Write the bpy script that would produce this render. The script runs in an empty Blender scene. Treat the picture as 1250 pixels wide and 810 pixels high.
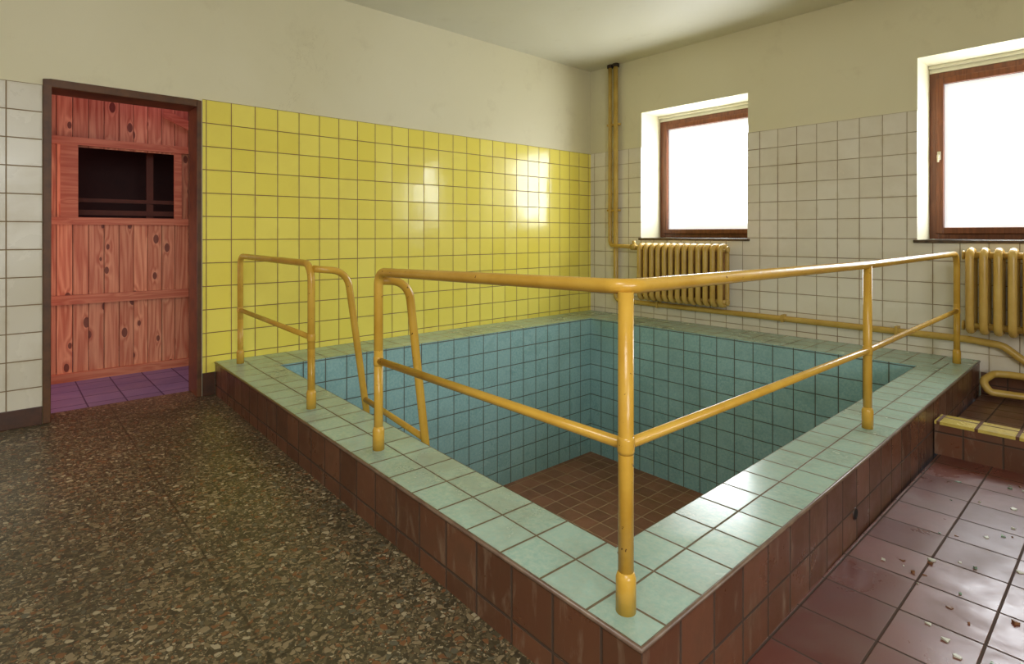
import bpy, math, random
from mathutils import Vector, Matrix
random.seed(7)
S = bpy.context.scene
COL = S.collection

# ------------------------------------------------------------------ nodes
class NT:
    def __init__(s, name):
        m = bpy.data.materials.new(name); m.use_nodes = True
        s.m = m; s.t = m.node_tree; s.t.nodes.clear()
        s.out = s.n('ShaderNodeOutputMaterial')
        s.b = s.n('ShaderNodeBsdfPrincipled')
        s.l(s.b.outputs[0], s.out.inputs[0])
    def n(s, typ, **kw):
        nd = s.t.nodes.new(typ)
        for k, v in kw.items(): setattr(nd, k, v)
        return nd
    def l(s, a, b): s.t.links.new(a, b)
    def setv(s, inp, v):
        if hasattr(v, 'links') or hasattr(v, 'is_linked'): s.l(v, inp)
        else: inp.default_value = v
    def math(s, op, a, b=None, c=None, clamp=False):
        nd = s.n('ShaderNodeMath', operation=op, use_clamp=clamp)
        s.setv(nd.inputs[0], a)
        if b is not None: s.setv(nd.inputs[1], b)
        if c is not None: s.setv(nd.inputs[2], c)
        return nd.outputs[0]
    def vm(s, op, a, b=None, out=0):
        nd = s.n('ShaderNodeVectorMath', operation=op)
        s.setv(nd.inputs[0], a)
        if b is not None: s.setv(nd.inputs[1], b)
        return nd.outputs[out]
    def mix(s, f, a, b, blend='MIX'):
        nd = s.n('ShaderNodeMix', data_type='RGBA', blend_type=blend)
        s.setv(nd.inputs[0], f)
        s.setv(nd.inputs[6], c4(a)); s.setv(nd.inputs[7], c4(b))
        return nd.outputs[2]
    def noise(s, vec, scale, detail=4, rough=.55, dist=0., dim='3D'):
        nd = s.n('ShaderNodeTexNoise', noise_dimensions=dim)
        s.l(vec, nd.inputs['Vector']); nd.inputs['Scale'].default_value = scale
        nd.inputs['Detail'].default_value = detail; nd.inputs['Roughness'].default_value = rough
        nd.inputs['Distortion'].default_value = dist
        return nd.outputs[0]
    def mr(s, v, a, b, c=0., d=1., interp='LINEAR'):
        nd = s.n('ShaderNodeMapRange', interpolation_type=interp)
        s.l(v, nd.inputs[0])
        for i, x in zip((1, 2, 3, 4), (a, b, c, d)): nd.inputs[i].default_value = x
        return nd.outputs[0]
    def ramp(s, v, stops, interp='LINEAR'):
        nd = s.n('ShaderNodeValToRGB'); s.l(v, nd.inputs[0])
        cr = nd.color_ramp; cr.interpolation = interp
        while len(cr.elements) < len(stops): cr.elements.new(.5)
        for e, (p, c) in zip(cr.elements, stops): e.position = p; e.color = c4(c)
        return nd.outputs[0]
    def bump(s, h, dist=1., strength=1.):
        nd = s.n('ShaderNodeBump'); nd.inputs['Strength'].default_value = strength
        nd.inputs['Distance'].default_value = dist
        s.l(h, nd.inputs['Height']); s.l(nd.outputs[0], s.b.inputs['Normal'])
    def obj(s): return s.n('ShaderNodeTexCoord').outputs['Object']
    def uv(s): return s.n('ShaderNodeTexCoord').outputs['UV']

def srgb(r, g, b):
    f = lambda c: (c/255/12.92) if c/255 <= .04045 else ((c/255+.055)/1.055)**2.4
    return (f(r), f(g), f(b))
def c4(c):
    if isinstance(c, (tuple, list)) and len(c) == 3: return (c[0], c[1], c[2], 1.)
    return c

def tile_mat(name, size, off, c1, c2, grout, m=.02, rough=.12, tilt=.008, dirtc=(.1, .07, .04),
             dirt=(.55, .8), dirtamt=.5, dscale=1.5, groutvar=None, wav=.0004, spec=.5, mott=None, streak=None):
    N = NT(name)
    uv = N.vm('SUBTRACT', N.uv(), (off[0], off[1], 0))
    g = N.vm('DIVIDE', uv, (size[0], size[1], 1))
    idv = N.vm('FLOOR', g)
    fr = N.vm('SUBTRACT', N.vm('SUBTRACT', g, idv), (.5, .5, 0))
    ab = N.vm('ABSOLUTE', fr)
    sep = N.n('ShaderNodeSeparateXYZ'); N.l(ab, sep.inputs[0])
    mx = N.math('MAXIMUM', sep.outputs[0], sep.outputs[1])
    gf = N.mr(mx, .5-m-.012, .5-m, 0, 1, 'SMOOTHSTEP')
    wn = N.n('ShaderNodeTexWhiteNoise', noise_dimensions='2D')
    N.l(N.vm('ADD', idv, (.5, .5, 0)), wn.inputs['Vector'])
    col = N.mix(wn.outputs['Value'], c1, c2)
    o = N.obj()
    if mott:
        mn = N.noise(o, 60, 3, .7)
        col = N.mix(N.mr(mn, .35, .7), col, mott)
    d = N.noise(o, dscale, 6, .65, .3)
    df = N.math('MULTIPLY', N.mr(d, dirt[0], dirt[1], 0, 1), dirtamt)
    col = N.mix(df, col, dirtc)
    if streak:
        st = N.noise(N.vm('MULTIPLY', o, (1, 1, .25)), 22, 5, .7, .5)
        col = N.mix(N.mr(st, .55, .75, 0, .6), col, streak)
    # grime gathered beside the joints
    jn = N.mr(N.noise(o, 9, 4, .6), .42, .75, 0, .5)
    near = N.math('MULTIPLY', N.mr(mx, .38, .5, 0, 1), jn)
    col = N.mix(near, col, dirtc)
    gc = grout
    if groutvar:
        gc = N.mix(N.mr(N.noise(o, 3, 3), .4, .6), grout, groutvar)
    col = N.mix(gf, col, gc)
    N.l(col, N.b.inputs['Base Color'])
    r = N.math('ADD', N.mr(d, .3, .8, rough*.7, rough*1.8+.08), N.math('MULTIPLY', gf, .5), clamp=True)
    N.l(r, N.b.inputs['Roughness'])
    N.b.inputs['Specular IOR Level'].default_value = spec
    rv = N.vm('MULTIPLY', N.vm('SUBTRACT', wn.outputs['Color'], (.5, .5, .5)), (1, 1, 0))
    dt = N.vm('DOT_PRODUCT', rv, fr, out=1)
    h = N.math('MULTIPLY', dt, tilt*2*size[0])
    h = N.math('SUBTRACT', h, N.math('MULTIPLY', gf, .0012))
    h = N.math('ADD', h, N.math('MULTIPLY', N.noise(o, 9, 2, .5), wav))
    N.bump(h)
    return N.m

def paint_wall(name, c1, c2, c3, rough=.6):
    N = NT(name); o = N.obj()
    n1 = N.noise(o, .6, 5, .5, .4); n2 = N.noise(o, 4, 5, .65, .2)
    col = N.mix(N.mr(n1, .35, .7), c1, c2)
    col = N.mix(N.math('MULTIPLY', N.mr(n2, .58, .85), .25), col, c3)
    n3 = N.noise(N.vm('MULTIPLY', o, (1, 1, .6)), 1.6, 8, .7, 1.5)
    crack = N.math('MULTIPLY', N.mr(N.math('ABSOLUTE', N.math('SUBTRACT', n3, .5)), 0, .003, 1, 0),
                   N.mr(n1, .56, .6))
    col = N.mix(N.math('MULTIPLY', crack, .4), col, c3)
    N.l(col, N.b.inputs['Base Color']); N.b.inputs['Roughness'].default_value = rough
    h = N.math('ADD', N.math('MULTIPLY', N.noise(o, 2.2, 3), .006), N.math('MULTIPLY', n2, .001))
    N.bump(h, 1, .4)
    return N.m

def simple(name, c, rough=.5, metal=0., var=None, vs=12, bump=0.):
    N = NT(name); o = N.obj(); n = N.noise(o, vs, 5, .6)
    N.l(N.mix(N.mr(n, .4, .72), c, var or tuple(x*.75 for x in c)), N.b.inputs['Base Color'])
    N.b.inputs['Roughness'].default_value = rough; N.b.inputs['Metallic'].default_value = metal
    if bump: N.bump(N.math('MULTIPLY', n, bump))
    return N.m

def wood_mat(name, c1, c2, knot, pitch=.095, off=0., vertical=True, rough=.5, knots=True):
    N = NT(name); o = N.obj()
    sp = N.n('ShaderNodeSeparateXYZ'); N.l(o, sp.inputs[0])
    idx = N.math('FLOOR', N.math('DIVIDE', N.math('SUBTRACT', sp.outputs[1], off), pitch))
    wn = N.n('ShaderNodeTexWhiteNoise', noise_dimensions='1D'); N.l(N.math('ADD', idx, .5), wn.inputs['W'])
    p = N.vm('ADD', o, N.vm('MULTIPLY', wn.outputs['Color'], (5, 5, 5)))
    v = N.n('ShaderNodeTexVoronoi', voronoi_dimensions='2D')
    sp2 = N.n('ShaderNodeSeparateXYZ'); N.l(p, sp2.inputs[0])
    cb = N.n('ShaderNodeCombineXYZ')
    N.l(N.math('MULTIPLY', sp2.outputs[1], 9 if vertical else 3.5), cb.inputs[0]); N.l(N.math('MULTIPLY', sp2.outputs[2], 4.5 if vertical else 10), cb.inputs[1])
    N.l(cb.outputs[0], v.inputs['Vector']); v.inputs['Scale'].default_value = 1
    dk = v.outputs['Distance']
    sc = N.n('ShaderNodeSeparateColor'); N.l(v.outputs['Color'], sc.inputs[0])
    has = N.math('GREATER_THAN', sc.outputs[0], .45)
    s3 = (7, 7, .45) if vertical else (7, .45, 7)
    gg = N.noise(N.vm('MULTIPLY', p, s3), 2.0, 2, .5)
    base = N.math('ADD', N.math('MULTIPLY', gg, 6), N.math('MULTIPLY', N.mr(dk, 0, .4, 1., 0, 'SMOOTHSTEP'), has))
    rings = N.math('ADD', N.math('MULTIPLY', N.math('SINE', N.math('MULTIPLY', base, 6.3)), .5), .5)
    fine = N.noise(N.vm('MULTIPLY', p, (40, 40, 1.6) if vertical else (40, 1.6, 40)), 2, 4, .65)
    g = N.math('ADD', N.math('MULTIPLY', rings, .3), N.math('MULTIPLY', fine, .7))
    col = N.mix(N.mr(g, .2, .75), c1, c2)
    col = N.mix(N.math('MULTIPLY', wn.outputs['Value'], .3), col, knot)
    if knots:
        size = N.mr(sc.outputs[1], 0, 1, .06, .18)
        k = N.math('MULTIPLY', N.math('MULTIPLY', N.math('LESS_THAN', dk, size), has), .85)
        col = N.mix(k, col, knot)
    N.l(col, N.b.inputs['Base Color']); N.b.inputs['Roughness'].default_value = rough
    N.bump(N.math('MULTIPLY', g, .0008))
    return N.m

# ------------------------------------------------------------------ mesh builder
class MB:
    def __init__(s): s.v = []; s.f = []; s.uv = []; s.mi = []; s.sm = []
    def face(s, pts, mi=0, uvs=None, smooth=False):
        b = len(s.v); s.v += [tuple(p) for p in pts]; s.f.append(tuple(range(b, b+len(pts))))
        if uvs is None:
            n = (Vector(pts[1])-Vector(pts[0])).cross(Vector(pts[2])-Vector(pts[0]))
            a = max(range(3), key=lambda i: abs(n[i]))
            ax = [(1, 2), (0, 2), (0, 1)][a]
            uvs = [(p[ax[0]], p[ax[1]]) for p in pts]
        s.uv.append(uvs); s.mi.append(mi); s.sm.append(smooth)
    def box(s, x0, x1, y0, y1, z0, z1, mi=0):
        P = [(x, y, z) for z in (z0, z1) for y in (y0, y1) for x in (x0, x1)]
        for q in ((0, 2, 3, 1), (4, 5, 7, 6), (0, 1, 5, 4), (2, 6, 7, 3), (0, 4, 6, 2), (1, 3, 7, 5)):
            s.face([P[i] for i in q], mi)
    def tube(s, path, r, mi=0, seg=16, sx=None, caps=True):
        path = [Vector(p) for p in path]
        q = [path[0]]
        rl = list(r) if isinstance(r, (list, tuple)) else None
        if rl is None:
            for p in path[1:]:
                if (p-q[-1]).length > 1e-5: q.append(p)
            path = q
        n = len(path); rings = []
        rr = rl if rl else [r]*n
        T = []
        for i in range(n):
            a = path[max(i-1, 0)]; b = path[min(i+1, n-1)]
            t = ((path[i]-a).normalized() if i else Vector()) + ((b-path[i]).normalized() if i < n-1 else Vector())
            if t.length < 1e-6: t = (b-a)
            T.append(t.normalized())
        up = Vector((1, 0, 0)) if abs(T[0].x) < .9 else Vector((0, 0, 1))
        nrm = (up - T[0]*up.dot(T[0])).normalized()
        base = len(s.v)
        for i in range(n):
            nrm = (nrm - T[i]*nrm.dot(T[i])).normalized(); bn = T[i].cross(nrm)
            for k in range(seg):
                a = 2*math.pi*k/seg
                s.v.append(tuple(path[i] + (nrm*math.cos(a)*(sx or 1) + bn*math.sin(a))*rr[i]))
        for i in range(n-1):
            for k in range(seg):
                k2 = (k+1) % seg; a = base+i*seg
                s.f.append((a+k, a+k2, a+seg+k2, a+seg+k)); s.uv.append([(0, 0)]*4); s.mi.append(mi); s.sm.append(True)
        if caps:
            s.f.append(tuple(base+k for k in reversed(range(seg)))); s.uv.append([(0, 0)]*seg); s.mi.append(mi); s.sm.append(False)
            e = base+(n-1)*seg
            s.f.append(tuple(e+k for k in range(seg))); s.uv.append([(0, 0)]*seg); s.mi.append(mi); s.sm.append(False)
    def build(s, name, mats, bevel=0., parent=None):
        me = bpy.data.meshes.new(name); me.from_pydata(s.v, [], s.f)
        ul = me.uv_layers.new(name='UVMap'); i = 0
        for f, u in zip(me.polygons, s.uv):
            for k, li in enumerate(f.loop_indices): ul.data[li].uv = u[k]
        for m in mats: me.materials.append(m)
        for p, mi, sm in zip(me.polygons, s.mi, s.sm): p.material_index = mi; p.use_smooth = sm
        me.update()
        ob = bpy.data.objects.new(name, me); COL.objects.link(ob)
        if bevel:
            import bmesh
            bm = bmesh.new(); bm.from_mesh(me); bmesh.ops.remove_doubles(bm, verts=bm.verts, dist=1e-5)
            bm.to_mesh(me); bm.free()
            b = ob.modifiers.new('bevel', 'BEVEL'); b.width = bevel; b.segments = 2; b.limit_method = 'ANGLE'
        if parent: ob.parent = parent
        return ob

def fillet(pts, rad, n=8):
    pts = [Vector(p) for p in pts]; out = [pts[0]]
    for i in range(1, len(pts)-1):
        r = rad[i-1] if isinstance(rad, (list, tuple)) else rad
        a, b, c = pts[i-1], pts[i], pts[i+1]
        u = (a-b).normalized(); w = (c-b).normalized()
        ang = u.angle(w)
        if r <= 0 or ang > 3.1: out.append(b); continue
        t = min(r/math.tan(ang/2), .49*(a-b).length if i > 1 else .95*(a-b).length, .49*(c-b).length if i < len(pts)-2 else .95*(c-b).length)
        re = t*math.tan(ang/2)
        cen = b + (u+w).normalized()*(re/math.sin(ang/2))
        n0 = (b+u*t-cen).normalized(); n1 = (b+w*t-cen).normalized()
        om = n0.angle(n1); so = math.sin(om)
        for k in range(n+1):
            f = k/n
            out.append(cen + (n0*math.sin((1-f)*om)/so + n1*math.sin(f*om)/so)*re)
    out.append(pts[-1]); return out

# ------------------------------------------------------------------ materials
T = .152
M_paint = paint_wall('plaster_cream', srgb(228, 221, 190), srgb(218, 210, 174), srgb(160, 142, 100))
M_ceil = paint_wall('plaster_ceiling', srgb(227, 224, 204), srgb(215, 210, 184), srgb(165, 150, 112))
M_yellow = tile_mat('yellow_tiles', (T, T), (1.151, 1.927), srgb(248, 233, 112), srgb(243, 226, 98), srgb(138, 100, 62),
                    m=.012, rough=.10, tilt=.014, dirtc=srgb(210, 182, 80), dirt=(.5, .85), dirtamt=.3, wav=.0012)
M_white = tile_mat('white_tiles', (T, T), (-3.43, 1.93), srgb(237, 231, 218), srgb(230, 223, 207), srgb(138, 112, 82),
                   m=.012, rough=.14, tilt=.008, dirtc=srgb(186, 168, 132), dirt=(.5, .85), dirtamt=.4, groutvar=srgb(176, 160, 132))
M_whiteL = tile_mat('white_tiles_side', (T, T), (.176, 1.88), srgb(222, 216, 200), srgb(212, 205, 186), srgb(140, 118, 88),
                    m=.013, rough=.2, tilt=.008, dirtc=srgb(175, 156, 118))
M_deck = tile_mat('mint_deck_tiles', (1, 1), (0, 0), srgb(160, 193, 182), srgb(147, 182, 170), srgb(104, 90, 64),
                  m=.016, rough=.17, tilt=.0008, dirtc=srgb(120, 112, 84), dirt=(.46, .76), dirtamt=.55, dscale=3, mott=srgb(172, 195, 180))
M_pool = tile_mat('teal_pool_tiles', (T, .148), (-3.7, .205), srgb(150, 193, 198), srgb(137, 184, 189), srgb(94, 98, 88),
                  m=.016, rough=.25, tilt=.008, dirtc=srgb(100, 134, 130), dirt=(.5, .8), dirtamt=.5, mott=srgb(170, 207, 206))
M_brown = tile_mat('brown_side_tiles', (.15, .15), (0, .062), srgb(114, 74, 54), srgb(92, 58, 42), srgb(72, 54, 42),
                   m=.02, rough=.3, tilt=.008, dirtc=srgb(92, 72, 54), dirt=(.48, .72), dirtamt=.5, dscale=5, streak=srgb(152, 132, 112))
M_pfloor = tile_mat('brown_pool_floor_tiles', (.152, .152), (0, 0), srgb(164, 110, 80), srgb(140, 92, 66), srgb(180, 150, 118),
                    m=.02, rough=.4, tilt=.008, dirtc=srgb(120, 92, 66), dirt=(.45, .7), dirtamt=.6, dscale=4)
M_red = tile_mat('red_floor_tiles', (.2, .2), (-.69, .97), srgb(112, 62, 50), srgb(92, 50, 43), srgb(66, 48, 38),
                 m=.009, rough=.28, tilt=.014, dirtc=srgb(104, 82, 66), dirt=(.5, .75), dirtamt=.55, dscale=4)
M_purple = tile_mat('violet_floor_tiles', (.2, .2), (0, 0), srgb(128, 116, 158), srgb(115, 104, 145), srgb(80, 62, 90),
                    m=.012, rough=.35, dirtc=srgb(95, 80, 110))
M_ystep = tile_mat('yellow_step_tiles', (.15, .15), (-.7, .0), srgb(215, 195, 100), srgb(200, 178, 85), srgb(95, 60, 38),
                   m=.04, rough=.2, dirtc=srgb(120, 90, 50), dirtamt=.8, dscale=5)
M_frame = simple('dark_brown_frame', srgb(98, 60, 28), .5, var=srgb(70, 42, 20))
M_base = simple('brown_baseboard', srgb(80, 48, 30), .35, var=srgb(56, 36, 25))
M_winwood = wood_mat('window_wood', srgb(146, 84, 48), srgb(108, 58, 30), srgb(70, 36, 20), pitch=10, rough=.35, knots=False)
M_sill = simple('stone_sill', srgb(96, 76, 58), .4, var=srgb(60, 48, 38), vs=40)
M_pink = wood_mat('pink_planks', srgb(242, 186, 142), srgb(192, 112, 78), srgb(90, 34, 22), pitch=.092, off=.02)
M_pinkrail = wood_mat('pink_rails', srgb(232, 164, 122), srgb(196, 114, 80), srgb(110, 44, 30), pitch=10, vertical=False, knots=False)
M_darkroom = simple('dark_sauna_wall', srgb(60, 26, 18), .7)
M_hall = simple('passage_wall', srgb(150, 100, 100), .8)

def yellow_paint(name, c1, c2, chips=.64):
    N = NT(name); o = N.obj()
    n = N.noise(o, 6, 4, .6); ch = N.noise(o, 38, 5, .7)
    col = N.mix(N.mr(n, .35, .7), c1, c2)
    col = N.mix(N.mr(ch, chips, chips+.03), col, srgb(88, 56, 30))
    N.l(col, N.b.inputs['Base Color']); N.b.inputs['Roughness'].default_value = .26
    N.bump(N.math('MULTIPLY', N.noise(o, 60, 3), .0008))
    return N.m
M_rail = yellow_paint('ochre_rail_paint', srgb(210, 168, 68), srgb(194, 148, 50), .66)
M_radi = yellow_paint('ochre_radiator_paint', srgb(214, 180, 100), srgb(198, 160, 78), .74)
M_pipe = yellow_paint('ochre_pipe_paint', srgb(208, 175, 92), srgb(188, 152, 70), .72)

# terrazzo
def terrazzo():
    N = NT('terrazzo'); o = N.obj()
    w = N.n('ShaderNodeTexNoise'); N.l(o, w.inputs['Vector']); w.inputs['Scale'].default_value = 22
    p = N.vm('ADD', o, N.vm('MULTIPLY', N.vm('SUBTRACT', w.outputs['Color'], (.5, .5, .5)), (.03, .03, 0)))
    def layer(scale, thr, edge, off):
        q = N.vm('ADD', p, (off, off*.7, 0))
        v = N.n('ShaderNodeTexVoronoi', voronoi_dimensions='2D'); v.inputs['Scale'].default_value = scale; N.l(q, v.inputs['Vector'])
        e = N.n('ShaderNodeTexVoronoi', voronoi_dimensions='2D', feature='DISTANCE_TO_EDGE'); e.inputs['Scale'].default_value = scale; N.l(q, e.inputs['Vector'])
        sp = N.n('ShaderNodeSeparateColor'); N.l(v.outputs['Color'], sp.inputs[0])
        chip = N.math('MULTIPLY', N.mr(e.outputs['Distance'], edge, edge+.06), N.math('GREATER_THAN', sp.outputs[1], thr))
        col = N.ramp(sp.outputs[0], [(0, srgb(62, 56, 42)), (.16, srgb(108, 96, 70)), (.34, srgb(138, 122, 92)), (.48, srgb(84, 77, 58)),
                                     (.60, srgb(160, 142, 110)), (.74, srgb(138, 92, 58)), (.84, srgb(194, 180, 148)), (.92, srgb(106, 104, 88))], 'CONSTANT')
        return chip, col
    c1, k1 = layer(58, .6, .08, 0); c2, k2 = layer(100, .45, .08, 3.1); c3, k3 = layer(180, .35, .08, 7.7)
    base = N.mix(N.noise(o, 8, 4), srgb(80, 72, 52), srgb(60, 53, 37))
    col = N.mix(c3, base, k3); col = N.mix(c2, col, k2); col = N.mix(c1, col, k1)
    d = N.noise(o, 1.1, 6, .65, .5)
    col = N.mix(N.mr(d, .4, .75, 0.05, .65), col, srgb(68, 59, 41))
    g = N.vm('DIVIDE', N.vm('ADD', o, (.25, .1, 0)), (.6, .6, 1)); fr = N.vm('ABSOLUTE', N.vm('SUBTRACT', N.vm('FRACTION', g), (.5, .5, 0)))
    sp = N.n('ShaderNodeSeparateXYZ'); N.l(fr, sp.inputs[0])
    j = N.mr(N.math('MAXIMUM', sp.outputs[0], sp.outputs[1]), .491, .497, 0, .6)
    col = N.mix(j, col, srgb(48, 38, 26))
    N.l(col, N.b.inputs['Base Color'])
    N.l(N.mr(d, .3, .75, .32, .6), N.b.inputs['Roughness'])
    N.bump(N.math('ADD', N.math('MULTIPLY', N.noise(o, 3, 4), .003), N.math('MULTIPLY', c1, .0003)))
    return N.m
M_terr = terrazzo()

def pane_mat(name, strength, rect=None):
    N = NT(name); o = N.obj()
    N.b.inputs['Base Color'].default_value = (.8, .82, .82, 1); N.b.inputs['Roughness'].default_value = .35
    n = N.noise(o, 1.3, 3, .5)
    N.l(N.mix(N.mr(n, .3, .7), (.88, .94, 1.), (.94, .97, 1.)), N.b.inputs['Emission Color'])
    if rect:   # painted glow, dimmer towards the edges of the frosted pane
        x0, x1, z0, z1 = rect
        sp = N.n('ShaderNodeSeparateXYZ'); N.l(o, sp.inputs[0])
        dx = N.math('MINIMUM', N.math('SUBTRACT', sp.outputs[0], x0), N.math('SUBTRACT', x1, sp.outputs[0]))
        dz = N.math('MINIMUM', N.math('SUBTRACT', sp.outputs[2], z0), N.math('SUBTRACT', z1, sp.outputs[2]))
        dd = N.math('ADD', N.math('MINIMUM', dx, dz), N.math('MULTIPLY', N.math('SUBTRACT', n, .5), .1))
        f = N.mr(dd, .0, .16, 0, 1, 'SMOOTHSTEP')
        N.l(N.math('ADD', .58, N.math('MULTIPLY', N.math('POWER', f, 1.8), strength)), N.b.inputs['Emission Strength'])
    else:
        N.b.inputs['Emission Strength'].default_value = strength
    return N.m

# ------------------------------------------------------------------ room shell
XL, YB, H = -4.1, 4.846, 2.835
XR, YF = 3.2, -3.0
DY0, DY1, DH = .176, .972, 1.915
b = MB()
b.box(XL-.2, XL, YF-.2, DY0, -.05, H+.1); b.box(XL-.2, XL, DY1, YB+.5, -.05, H+.1); b.box(XL-.2, XL, DY0, DY1, DH, H+.1)
b.box(XL, XL+.008, DY1+.006, YB-.008, .15, 1.927, 1)
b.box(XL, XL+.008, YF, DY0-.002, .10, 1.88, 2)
b.build('wall_left', [M_paint, M_yellow, M_whiteL])

W1 = (-3.43, -2.322, 1.012, 2.28); W2 = (-1.089, .02, 1.012, 2.30)
b = MB()
for x0, x1 in ((XL, W1[0]), (W1[1], W2[0]), (W2[1], XR+.2)): b.box(x0, x1, YB, YB+.5, -.05, H+.1)
for w in (W1, W2):
    b.box(w[0], w[1], YB, YB+.5, -.05, w[2]); b.box(w[0], w[1], YB, YB+.5, w[3], H+.1)
ty = YB-.008
for x0, x1 in ((XL, W1[0]), (W1[1], W2[0]), (W2[1], XR)): b.box(x0, x1, ty, YB, .14, 1.93, 1)
for w in (W1, W2): b.box(w[0], w[1], ty, YB, .14, w[2]-.015, 1)
b.build('wall_back', [M_paint, M_white])

b = MB(); RW = (-1.8, .6, .9, 2.3)  # opening for the added fill window
b.box(XR, XR+.2, YF-.2, RW[0], -.1, H+.1); b.box(XR, XR+.2, RW[1], YB, -.1, H+.1)
b.box(XR, XR+.2, RW[0], RW[1], -.1, RW[2]); b.box(XR, XR+.2, RW[0], RW[1], RW[3], H+.1)
b.build('wall_right', [M_paint])
b = MB(); b.box(XL, XR, YF-.2, YF, -.1, H+.1); b.build('wall_front', [M_paint])
b = MB(); b.box(XL-.2, XR+.2, YF-.2, YB+.5, H, H+.1); b.build('ceiling', [M_ceil])

b = MB()
b.box(XL-.2, -.70, YF, .968, -.1, 0, 0); b.face([(XL, .968, 0), (-.70, .968, 0), (-.70, .9695, 0), (XL, 1.054, 0)], 0)
b.build('floor', [M_terr])
b = MB(); b.box(-.70, XR, YF, YB, -.15, -.05, 0); b.build('floor_red', [M_red])
b = MB()
b.box(XL, XL+.014, YF, DY0-.002, 0, .10); b.build('baseboard_left', [M_base], bevel=.003)
b = MB(); b.box(XL, XL+.016, DY1+.004, 1.05, 0, .15); b.build('baseboard_yellow_wall', [M_base], bevel=.003)
b = MB(); b.box(-.735, XR, YB-.014, YB, -.05, .14); b.build('baseboard_back', [M_brown])

# ------------------------------------------------------------------ pool
zt = .215; zb = -1.11
xe = XL+.009; ye = YB-.009
A = (-.686, .969); B = (xe, 1.052); C = (xe, ye); D = (-.742, ye)
P = (-.952, 1.229); Q = (-3.703, 1.335); R = (-3.697, 4.37); Sx = (-.978, 4.33)
pool = MB()
def strip(o0, o1, i0, i1, ntile, ts=.151):
    o0, o1, i0, i1 = map(Vector, (o0, o1, i0, i1)); d = (o1-o0).normalized()
    uvs = [(0, 0), ((o1-o0).dot(d)/ts, 0), ((i1-o0).dot(d)/ts, ntile), ((i0-o0).dot(d)/ts, ntile)]
    pts = [(o0, uvs[0]), (o1, uvs[1]), (i1, uvs[2]), (i0, uvs[3])]
    pool.face([(p.x, p.y, zt) for p, u in pts], 0, [u for p, u in pts])
strip(A, B, P, Q, 2); strip(B, C, Q, R, 3); strip(C, D, R, Sx, 3); strip(D, A, Sx, P, 2)
def side(p, q, z0, z1, mi, flip=False, lead=0.):
    L = (Vector(q)-Vector(p)).length
    f = [((p[0], p[1], z0), (lead, z0)), ((q[0], q[1], z0), (lead+L, z0)), ((q[0], q[1], z1), (lead+L, z1)), ((p[0], p[1], z1), (lead, z1))]
    if flip: f.reverse()
    pool.face([a for a, u in f], mi, [u for a, u in f])
side(B, A, -.15, zt, 1); side(A, D, -.15, zt, 1)
side(Q, P, zb, zt, 2, True, -3.7); side(R, Q, zb, zt, 2, True, -3.7); side(Sx, R, zb, zt, 2, True, -3.7); side(P, Sx, zb, zt, 2, True, -3.7)
pool.face([(p[0], p[1], zb) for p in (P, Sx, R, Q)], 3)
pool.build('plunge_pool', [M_deck, M_brown, M_pool, M_pfloor])
b = MB()
b.tube([(B[0]+.002, B[1], zt-.006), (A[0], A[1], zt-.006), (D[0], D[1]-.01, zt-.006)], .007, seg=8)
b.build('trim_1', [simple('nosing', srgb(98, 76, 62), .3, var=srgb(130, 110, 90))])
b = MB(); yh = 2.295; xh = -.686-.056*(yh-.969)/3.877; zh = .045
b.tube([(xh-.005, yh, zh), (xh+.004, yh, zh)], .022, seg=20); b.tube([(xh+.003, yh, zh), (xh+.0055, yh, zh)], .018, 1, seg=20)
b.build('drain_outlet', [simple('outlet_rim', srgb(60, 36, 28), .5), simple('outlet_dark', (.004, .003, .003), .9)])

# ------------------------------------------------------------------ foot basin step to the right
b = MB()
b.box(-.715, 2.2, 3.50, 3.65, -.05, .1, 1); b.box(-.715, 2.2, 3.498, 3.652, .1, .115, 0)
b.box(-.72, 2.2, 3.65, YB-.014, -.05, .01, 1)
b.build('foot_basin', [M_ystep, M_brown])

# ------------------------------------------------------------------ railings
def post(b, x, y, top, r=.0175):
    b.tube([(x, y, zt), (x, y, top)], r)
    b.tube([(x, y, zt), (x, y, zt+.075), (x, y, zt+.09)], [.0225, .0225, r], seg=18)
def zc(b, x, y, z, r=.0175):   # weld bead
    b.tube([(x, y, z-.02), (x, y, z-.012), (x, y, z+.012), (x, y, z+.02)], [r, r+.002, r+.002, r])
c0 = (-.776, 1.038); c1 = (-.808, 2.793); c2 = (-.825, 4.62); l1 = (-2.002, 1.098)
b = MB()
b.tube(fillet([(l1[0], l1[1], zt), (l1[0], l1[1], .905), (c0[0]-.03, c0[1]+.001, .936), (c0[0], c0[1]+.04, .936), (c1[0], c1[1], .92), (c2[0], c2[1], .925), (c2[0], c2[1], zt)], [.05, .04, .04, 0, .09]), .0175)
post(b, *c0, .925); post(b, *c1, .915); post(b, *l1, .6); post(b, *c2, .6)
b.tube([(l1[0], l1[1], .56), (c0[0], c0[1], .585), (c1[0], c1[1], .55), (c2[0], c2[1], .555)], .0135)
for p, z in ((l1, .56), (c0, .585), (c1, .55), (c2, .555)): zc(b, p[0], p[1], z)
b.build('pool_railing', [M_rail])
b = MB(); r1 = (-3.93, 1.16); r2 = (-2.688, 1.115)
b.tube(fillet([(*r1, zt), (*r1, .91), (*r2, .91), (*r2, zt)], [.06, .08]), .0175)
post(b, *r1, .5); post(b, *r2, .5)
b.tube([(*r1, .56), (*r2, .555)], .0135); zc(b, *r1, .56); zc(b, *r2, .555)
b.build('pool_railing', [M_rail])
b = MB()
b.tube(fillet([(-2.012, 1.10, .872), (-2.005, 1.235, .862), (-2.0, 1.315, .17), (-2.0, 1.345, -.35), (-2.0, 1.30, -.42)], [.09, .1, .03]), .017)
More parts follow.
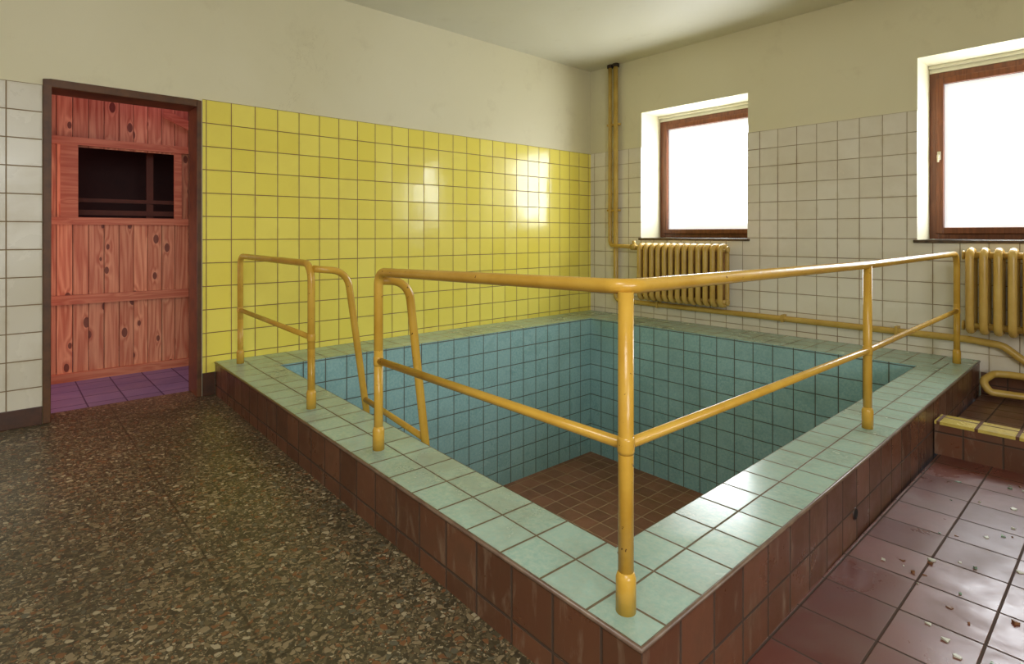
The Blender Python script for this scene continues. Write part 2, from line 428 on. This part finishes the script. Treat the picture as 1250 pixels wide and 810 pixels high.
b.tube(fillet([(-2.688, 1.125, .885), (-2.69, 1.30, .865), (-2.69, 1.405, .15), (-2.69, 1.43, -.35), (-2.69, 1.32, -.42)], [.10, .1, .03]), .017)
for z, ya, yb in ((.205, 1.312, 1.397), (-.05, 1.328, 1.413), (-.3, 1.342, 1.425)):
    b.tube([(-2.0, ya, z), (-2.69, yb, z)], .0135)
b.build('pool_ladder', [M_rail])

# ------------------------------------------------------------------ radiators
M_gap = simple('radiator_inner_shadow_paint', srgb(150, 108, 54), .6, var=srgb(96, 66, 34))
def radiator(x0, n):
    b = MB(); pitch = .07; yc = YB-.13; zlo, zhi = .405, .965
    for i in range(n):
        x = x0+pitch*(i+.5)
        yf, yk = yc-.06, yc+.06
        loop = fillet([(x, yc, zhi-.022), (x, yf, zhi-.022), (x, yf, zlo+.022), (x, yk, zlo+.022), (x, yk, zhi-.022), (x, yc, zhi-.022)], .045, 6)
        b.tube(loop, .023, seg=12, caps=False)
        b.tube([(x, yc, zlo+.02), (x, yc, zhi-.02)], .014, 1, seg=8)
    for z in (zlo+.05, zhi-.05):
        b.tube([(x0-.005, yc, z), (x0+pitch*n+.005, yc, z)], .022, seg=14)
        for e in (x0-.012, x0+pitch*n): b.tube([(e, yc, z), (e+.012, yc, z)], .03, seg=6)
    for e in (x0+pitch*1.5, x0+pitch*(n-1.5)):
        b.tube([(e+.03, yc, zlo+.05), (e+.03, YB-.01, zlo+.05)], .012, seg=8)
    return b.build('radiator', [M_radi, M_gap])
radiator(-3.355, 13)
radiator(-.80, 13)

# ------------------------------------------------------------------ heating pipes
b = MB(); yp = YB-.05
b.tube(fillet([(-3.715, yp, H), (-3.715, yp, .36), (-.80, yp, .352), (-.62, yp, .335), (-.50, yp, .24), (2.0, yp, .235)], [.06, .2, .1, .08]), .024)
b.tube(fillet([(-3.79, yp, H), (-3.79, yp, .93), (-3.60, yp-.08, .93), (-3.38, YB-.13, .92)], [.06, .05]), .020)
b.tube([(-3.46, YB-.125, .922), (-3.40, YB-.128, .921)], .032, seg=8)
b.tube([(-3.43, YB-.127, .92), (-3.43, YB-.127, .985)], [.014, .018], seg=10)
b.tube(fillet([(2.0, yp-.06, .155), (-.58, yp-.06, .165), (-.655, yp-.07, .16), (-.70, yp-.16, .12), (-.66, yp-.17, .06), (-.5, yp-.1, .05), (2.0, yp-.08, .045)], [.05, .04, .04, .04, .05]), .022)
for z in (2.80,):
    b.tube([(-3.715, yp, z), (-3.715, yp, z+.03)], .036, 1); b.tube([(-3.79, yp, z), (-3.79, yp, z+.03)], .032, 1)
for x in (-3.2, -2.0, -1.2): b.box(x-.01, x+.01, yp-.03, YB-.01, .33, .39, 0)
for z in (2.2, 1.3): b.box(-3.83, -3.68, yp-.006, YB-.01, z-.01, z+.01, 0)
b.build('heating_pipes', [M_pipe, simple('collar_dark', srgb(50, 36, 26), .6)])

# ------------------------------------------------------------------ windows
def window(idx, w, yg):
    x0, x1, z0, z1 = w
    b = MB(); zt1 = z1-.055
    b.box(x0+.001, x1-.001, yg-.03, yg+.12, zt1, z1-.001, 1)
    b.box(x0+.001, x1-.001, yg-.055, yg-.03, zt1+.03, z1-.001, 1)
    f = .055
    for a in ((x0, x0+f, z0+.005, zt1), (x1-f, x1, z0+.005, zt1), (x0+f, x1-f, zt1-f, zt1), (x0+f, x1-f, z0+.005, z0+f)):
        b.box(a[0], a[1], yg-.02, yg+.06, a[2], a[3], 0)
    g = .045; s0, s1, s2, s3 = x0+f-.012, x1-f+.012, z0+f-.012, zt1-f+.012
    for a in ((s0, s0+g, s2, s3), (s1-g, s1, s2, s3), (s0+g, s1-g, s3-g, s3), (s0+g, s1-g, s2, s2+g)):
        b.box(a[0], a[1], yg-.035, yg+.03, a[2], a[3], 0)
    ob = b.build('window_%d' % idx, [M_winwood, M_ceil], bevel=.004)
    rc = (s0+g-.005, s1-g+.005, s2+g-.005, s3-g+.005)
    b = MB(); b.face([(rc[0], yg+.005, rc[2]), (rc[1], yg+.005, rc[2]), (rc[1], yg+.005, rc[3]), (rc[0], yg+.005, rc[3])], 0)
    b.build('glass', [pane_mat('frosted_daylit_glass_%d' % idx, 14, rc)], parent=ob)
    if idx == 2:
        b = MB(); hz = 1.63; hx = s0+.02
        b.box(hx-.01, hx+.01, yg-.045, yg-.035, hz-.03, hz+.03); b.tube([(hx, yg-.045, hz), (hx, yg-.07, hz)], .007, seg=8)
        b.tube([(hx, yg-.07, hz+.004), (hx, yg-.072, hz-.05)], [.008, .006], seg=8)
        b.build('handle', [simple('handle_metal_%d' % idx, srgb(200, 190, 165), .3)], parent=ob)
    b = MB(); b.box(x0-.02, x1+.02, YB-.03, yg-.02, z0-.022, z0, 0)
    b.build('trim_%d' % (idx+1), [M_sill], bevel=.004)
window(1, W1, 5.20); window(2, W2, 5.20)
# glowing fill window added in the unseen right-hand wall to brighten the room
b = MB()
for a in ((RW[0], RW[0]+.06, RW[2], RW[3]), (RW[1]-.06, RW[1], RW[2], RW[3]), (RW[0]+.06, RW[1]-.06, RW[3]-.06, RW[3]), (RW[0]+.06, RW[1]-.06, RW[2], RW[2]+.06), (-.63, -.57, RW[2]+.06, RW[3]-.06)):
    b.box(XR+.08, XR+.14, a[0], a[1], a[2], a[3], 0)
ob = b.build('window_3', [M_winwood], bevel=.004)
b = MB(); b.face([(XR+.11, RW[0]+.05, RW[2]+.05), (XR+.11, RW[1]-.05, RW[2]+.05), (XR+.11, RW[1]-.05, RW[3]-.05), (XR+.11, RW[0]+.05, RW[3]-.05)])
b.build('glass', [pane_mat('fill_window_pane', 10)], parent=ob)

# ------------------------------------------------------------------ door frame + passage beyond
b = MB()
b.box(XL-.21, XL+.012, DY0, DY0+.035, 0, DH); b.box(XL-.21, XL+.012, DY1-.028, DY1, 0, DH); b.box(XL-.21, XL+.012, DY0+.035, DY1-.028, DH-.042, DH)
b.build('door_frame', [M_frame], bevel=.004)
b = MB(); xw = -5.15; hx = XL-.2
b.box(xw-1.3, hx, -1.0, 2.4, -.1, 0, 0); b.build('floor_passage', [M_purple])
b = MB()
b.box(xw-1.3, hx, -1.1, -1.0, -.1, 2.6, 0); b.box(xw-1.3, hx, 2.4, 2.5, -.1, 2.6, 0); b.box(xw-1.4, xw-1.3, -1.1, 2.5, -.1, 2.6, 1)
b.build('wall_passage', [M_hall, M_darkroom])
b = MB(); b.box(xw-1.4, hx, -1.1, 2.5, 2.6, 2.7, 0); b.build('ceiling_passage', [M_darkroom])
# plank door leaf / partition with glazed hatch
b = MB(); pit = .092; y = .02-pit*4; wy0, wy1, wz0, wz1 = .417, 1.023, 1.172, 1.68
k = 0
while y < 1.9:
    dx = random.uniform(-.003, .003); a0, a1 = y+.002, y+pit-.002
    segs = [(0.03, 2.45)]
    if a1 > wy0 and a0 < wy1: segs = [(0.03, wz0), (wz1, 2.45)]
    for z0, z1 in segs:
        b.box(xw-.02+dx, xw+dx, a0, a1, z0, z1, 0)
    y += pit; k += 1
for z0, z1 in ((0.0, .06), (.55, .615), (1.12, 1.172), (1.69, 1.745)):
    b.box(xw+.004, xw+.035, -.35, 1.85, z0, z1, 1)
b.box(xw+.004, xw+.03, wy0-.10, wy0+.0, 1.172, 1.69, 1); b.box(xw+.004, xw+.03, wy1, wy1+.05, 1.172, 1.69, 1)
b.box(xw-.03, xw-.02, -.35, 1.85, 0.0, .03, 0)
b.face([(xw+.03, .95, 1.96), (xw+.03, 1.4, 1.76), (xw+.03, 1.4, 1.83), (xw+.03, .95, 2.03)], 1)
b.face([(xw+.03, .95, 1.96), (xw+.005, .95, 1.96), (xw+.005, 1.4, 1.76), (xw+.03, 1.4, 1.76)], 1)
ob = b.build('plank_door', [M_pink, M_pinkrail])
b = MB()
b.box(xw-.4, xw-.36, -.3, 1.8, 1.2, 1.24); b.box(xw-.4, xw-.36, -.3, 1.8, 1.30, 1.33); b.box(xw-.4, xw-.38, .9, .95, .0, 2.3); b.box(xw-.4, xw-.38, .3, .35, .0, 2.3)
b.build('sauna_bench_slats', [simple('sauna_wood', srgb(110, 50, 30), .6)])

# ------------------------------------------------------------------ debris on red floor
b = MB()
for i in range(220):
    if i < 150: x = random.gauss(-.05, .4); y = random.uniform(1.0, 3.3)
    else: x = random.uniform(-.6, 1.2); y = random.uniform(1.2, 3.4)
    if x < -.6 or y > 3.42: continue
    s = random.uniform(.004, .013); z = -.05; a = random.uniform(0, 6.28); n = random.choice((3, 4, 5)); hgt = random.uniform(.002, .006); mi = random.choice((0, 0, 1, 2))
    ring = [(x+s*random.uniform(.5, 1.2)*math.cos(a+6.283*k/n), y+s*random.uniform(.4, 1.)*math.sin(a+6.283*k/n)) for k in range(n)]
    tz = [random.uniform(.6, 1.6)*hgt for _ in ring]
    b.face([(p[0], p[1], z+t) for p, t in zip(ring, tz)], mi)
    for k in range(n):
        p, q = ring[k], ring[(k+1) % n]
        b.face([(p[0], p[1], z), (q[0], q[1], z), (q[0], q[1], z+tz[(k+1) % n]), (p[0], p[1], z+tz[k])], mi)
b.build('plaster_debris', [simple('chip_white', srgb(205, 205, 190), .4), simple('chip_green', srgb(130, 150, 130), .3), simple('chip_brown', srgb(130, 90, 60), .5)])

# ------------------------------------------------------------------ lights
def area(name, loc, rot, sx, sy, e, col):
    l = bpy.data.lights.new(name, 'AREA'); l.shape = 'RECTANGLE'; l.size = sx; l.size_y = sy; l.energy = e; l.color = col
    o = bpy.data.objects.new(name, l); COL.objects.link(o); o.location = loc; o.rotation_euler = rot; return o
area('passage_window_light', (-4.75, -.75, .9), (math.radians(90), 0, math.radians(0)), .6, 1.2, 14, (1., .52, .55))  # unseen area light standing in for a pink window of the passage
area('passage_ceiling_lamp', (-4.72, .9, 2.55), (0, 0, 0), .5, .8, 2.5, (1., .45, .7))
area('room_fill_light', (.6, -.8, 2.8), (0, 0, 0), 1.2, 1.2, 64, (1., .98, .93))  # soft fill light added out of view to brighten the room

w = bpy.data.worlds.new('world'); S.world = w; w.use_nodes = True
w.node_tree.nodes['Background'].inputs[0].default_value = (.8, .9, 1, 1); w.node_tree.nodes['Background'].inputs[1].default_value = .3

# ------------------------------------------------------------------ camera
F = 696.
cam = bpy.data.cameras.new('camera'); co = bpy.data.objects.new('camera', cam); COL.objects.link(co)
cam.sensor_width = 36; cam.lens = 36*F/1250; cam.shift_y = -120/1250; cam.clip_start = .02
co.location = (0, 0, 1.055); co.rotation_euler = (math.radians(90), 0, math.radians(48.08))
S.camera = co
S.view_settings.view_transform = 'Standard'; S.view_settings.look = 'None'; S.view_settings.exposure = .1
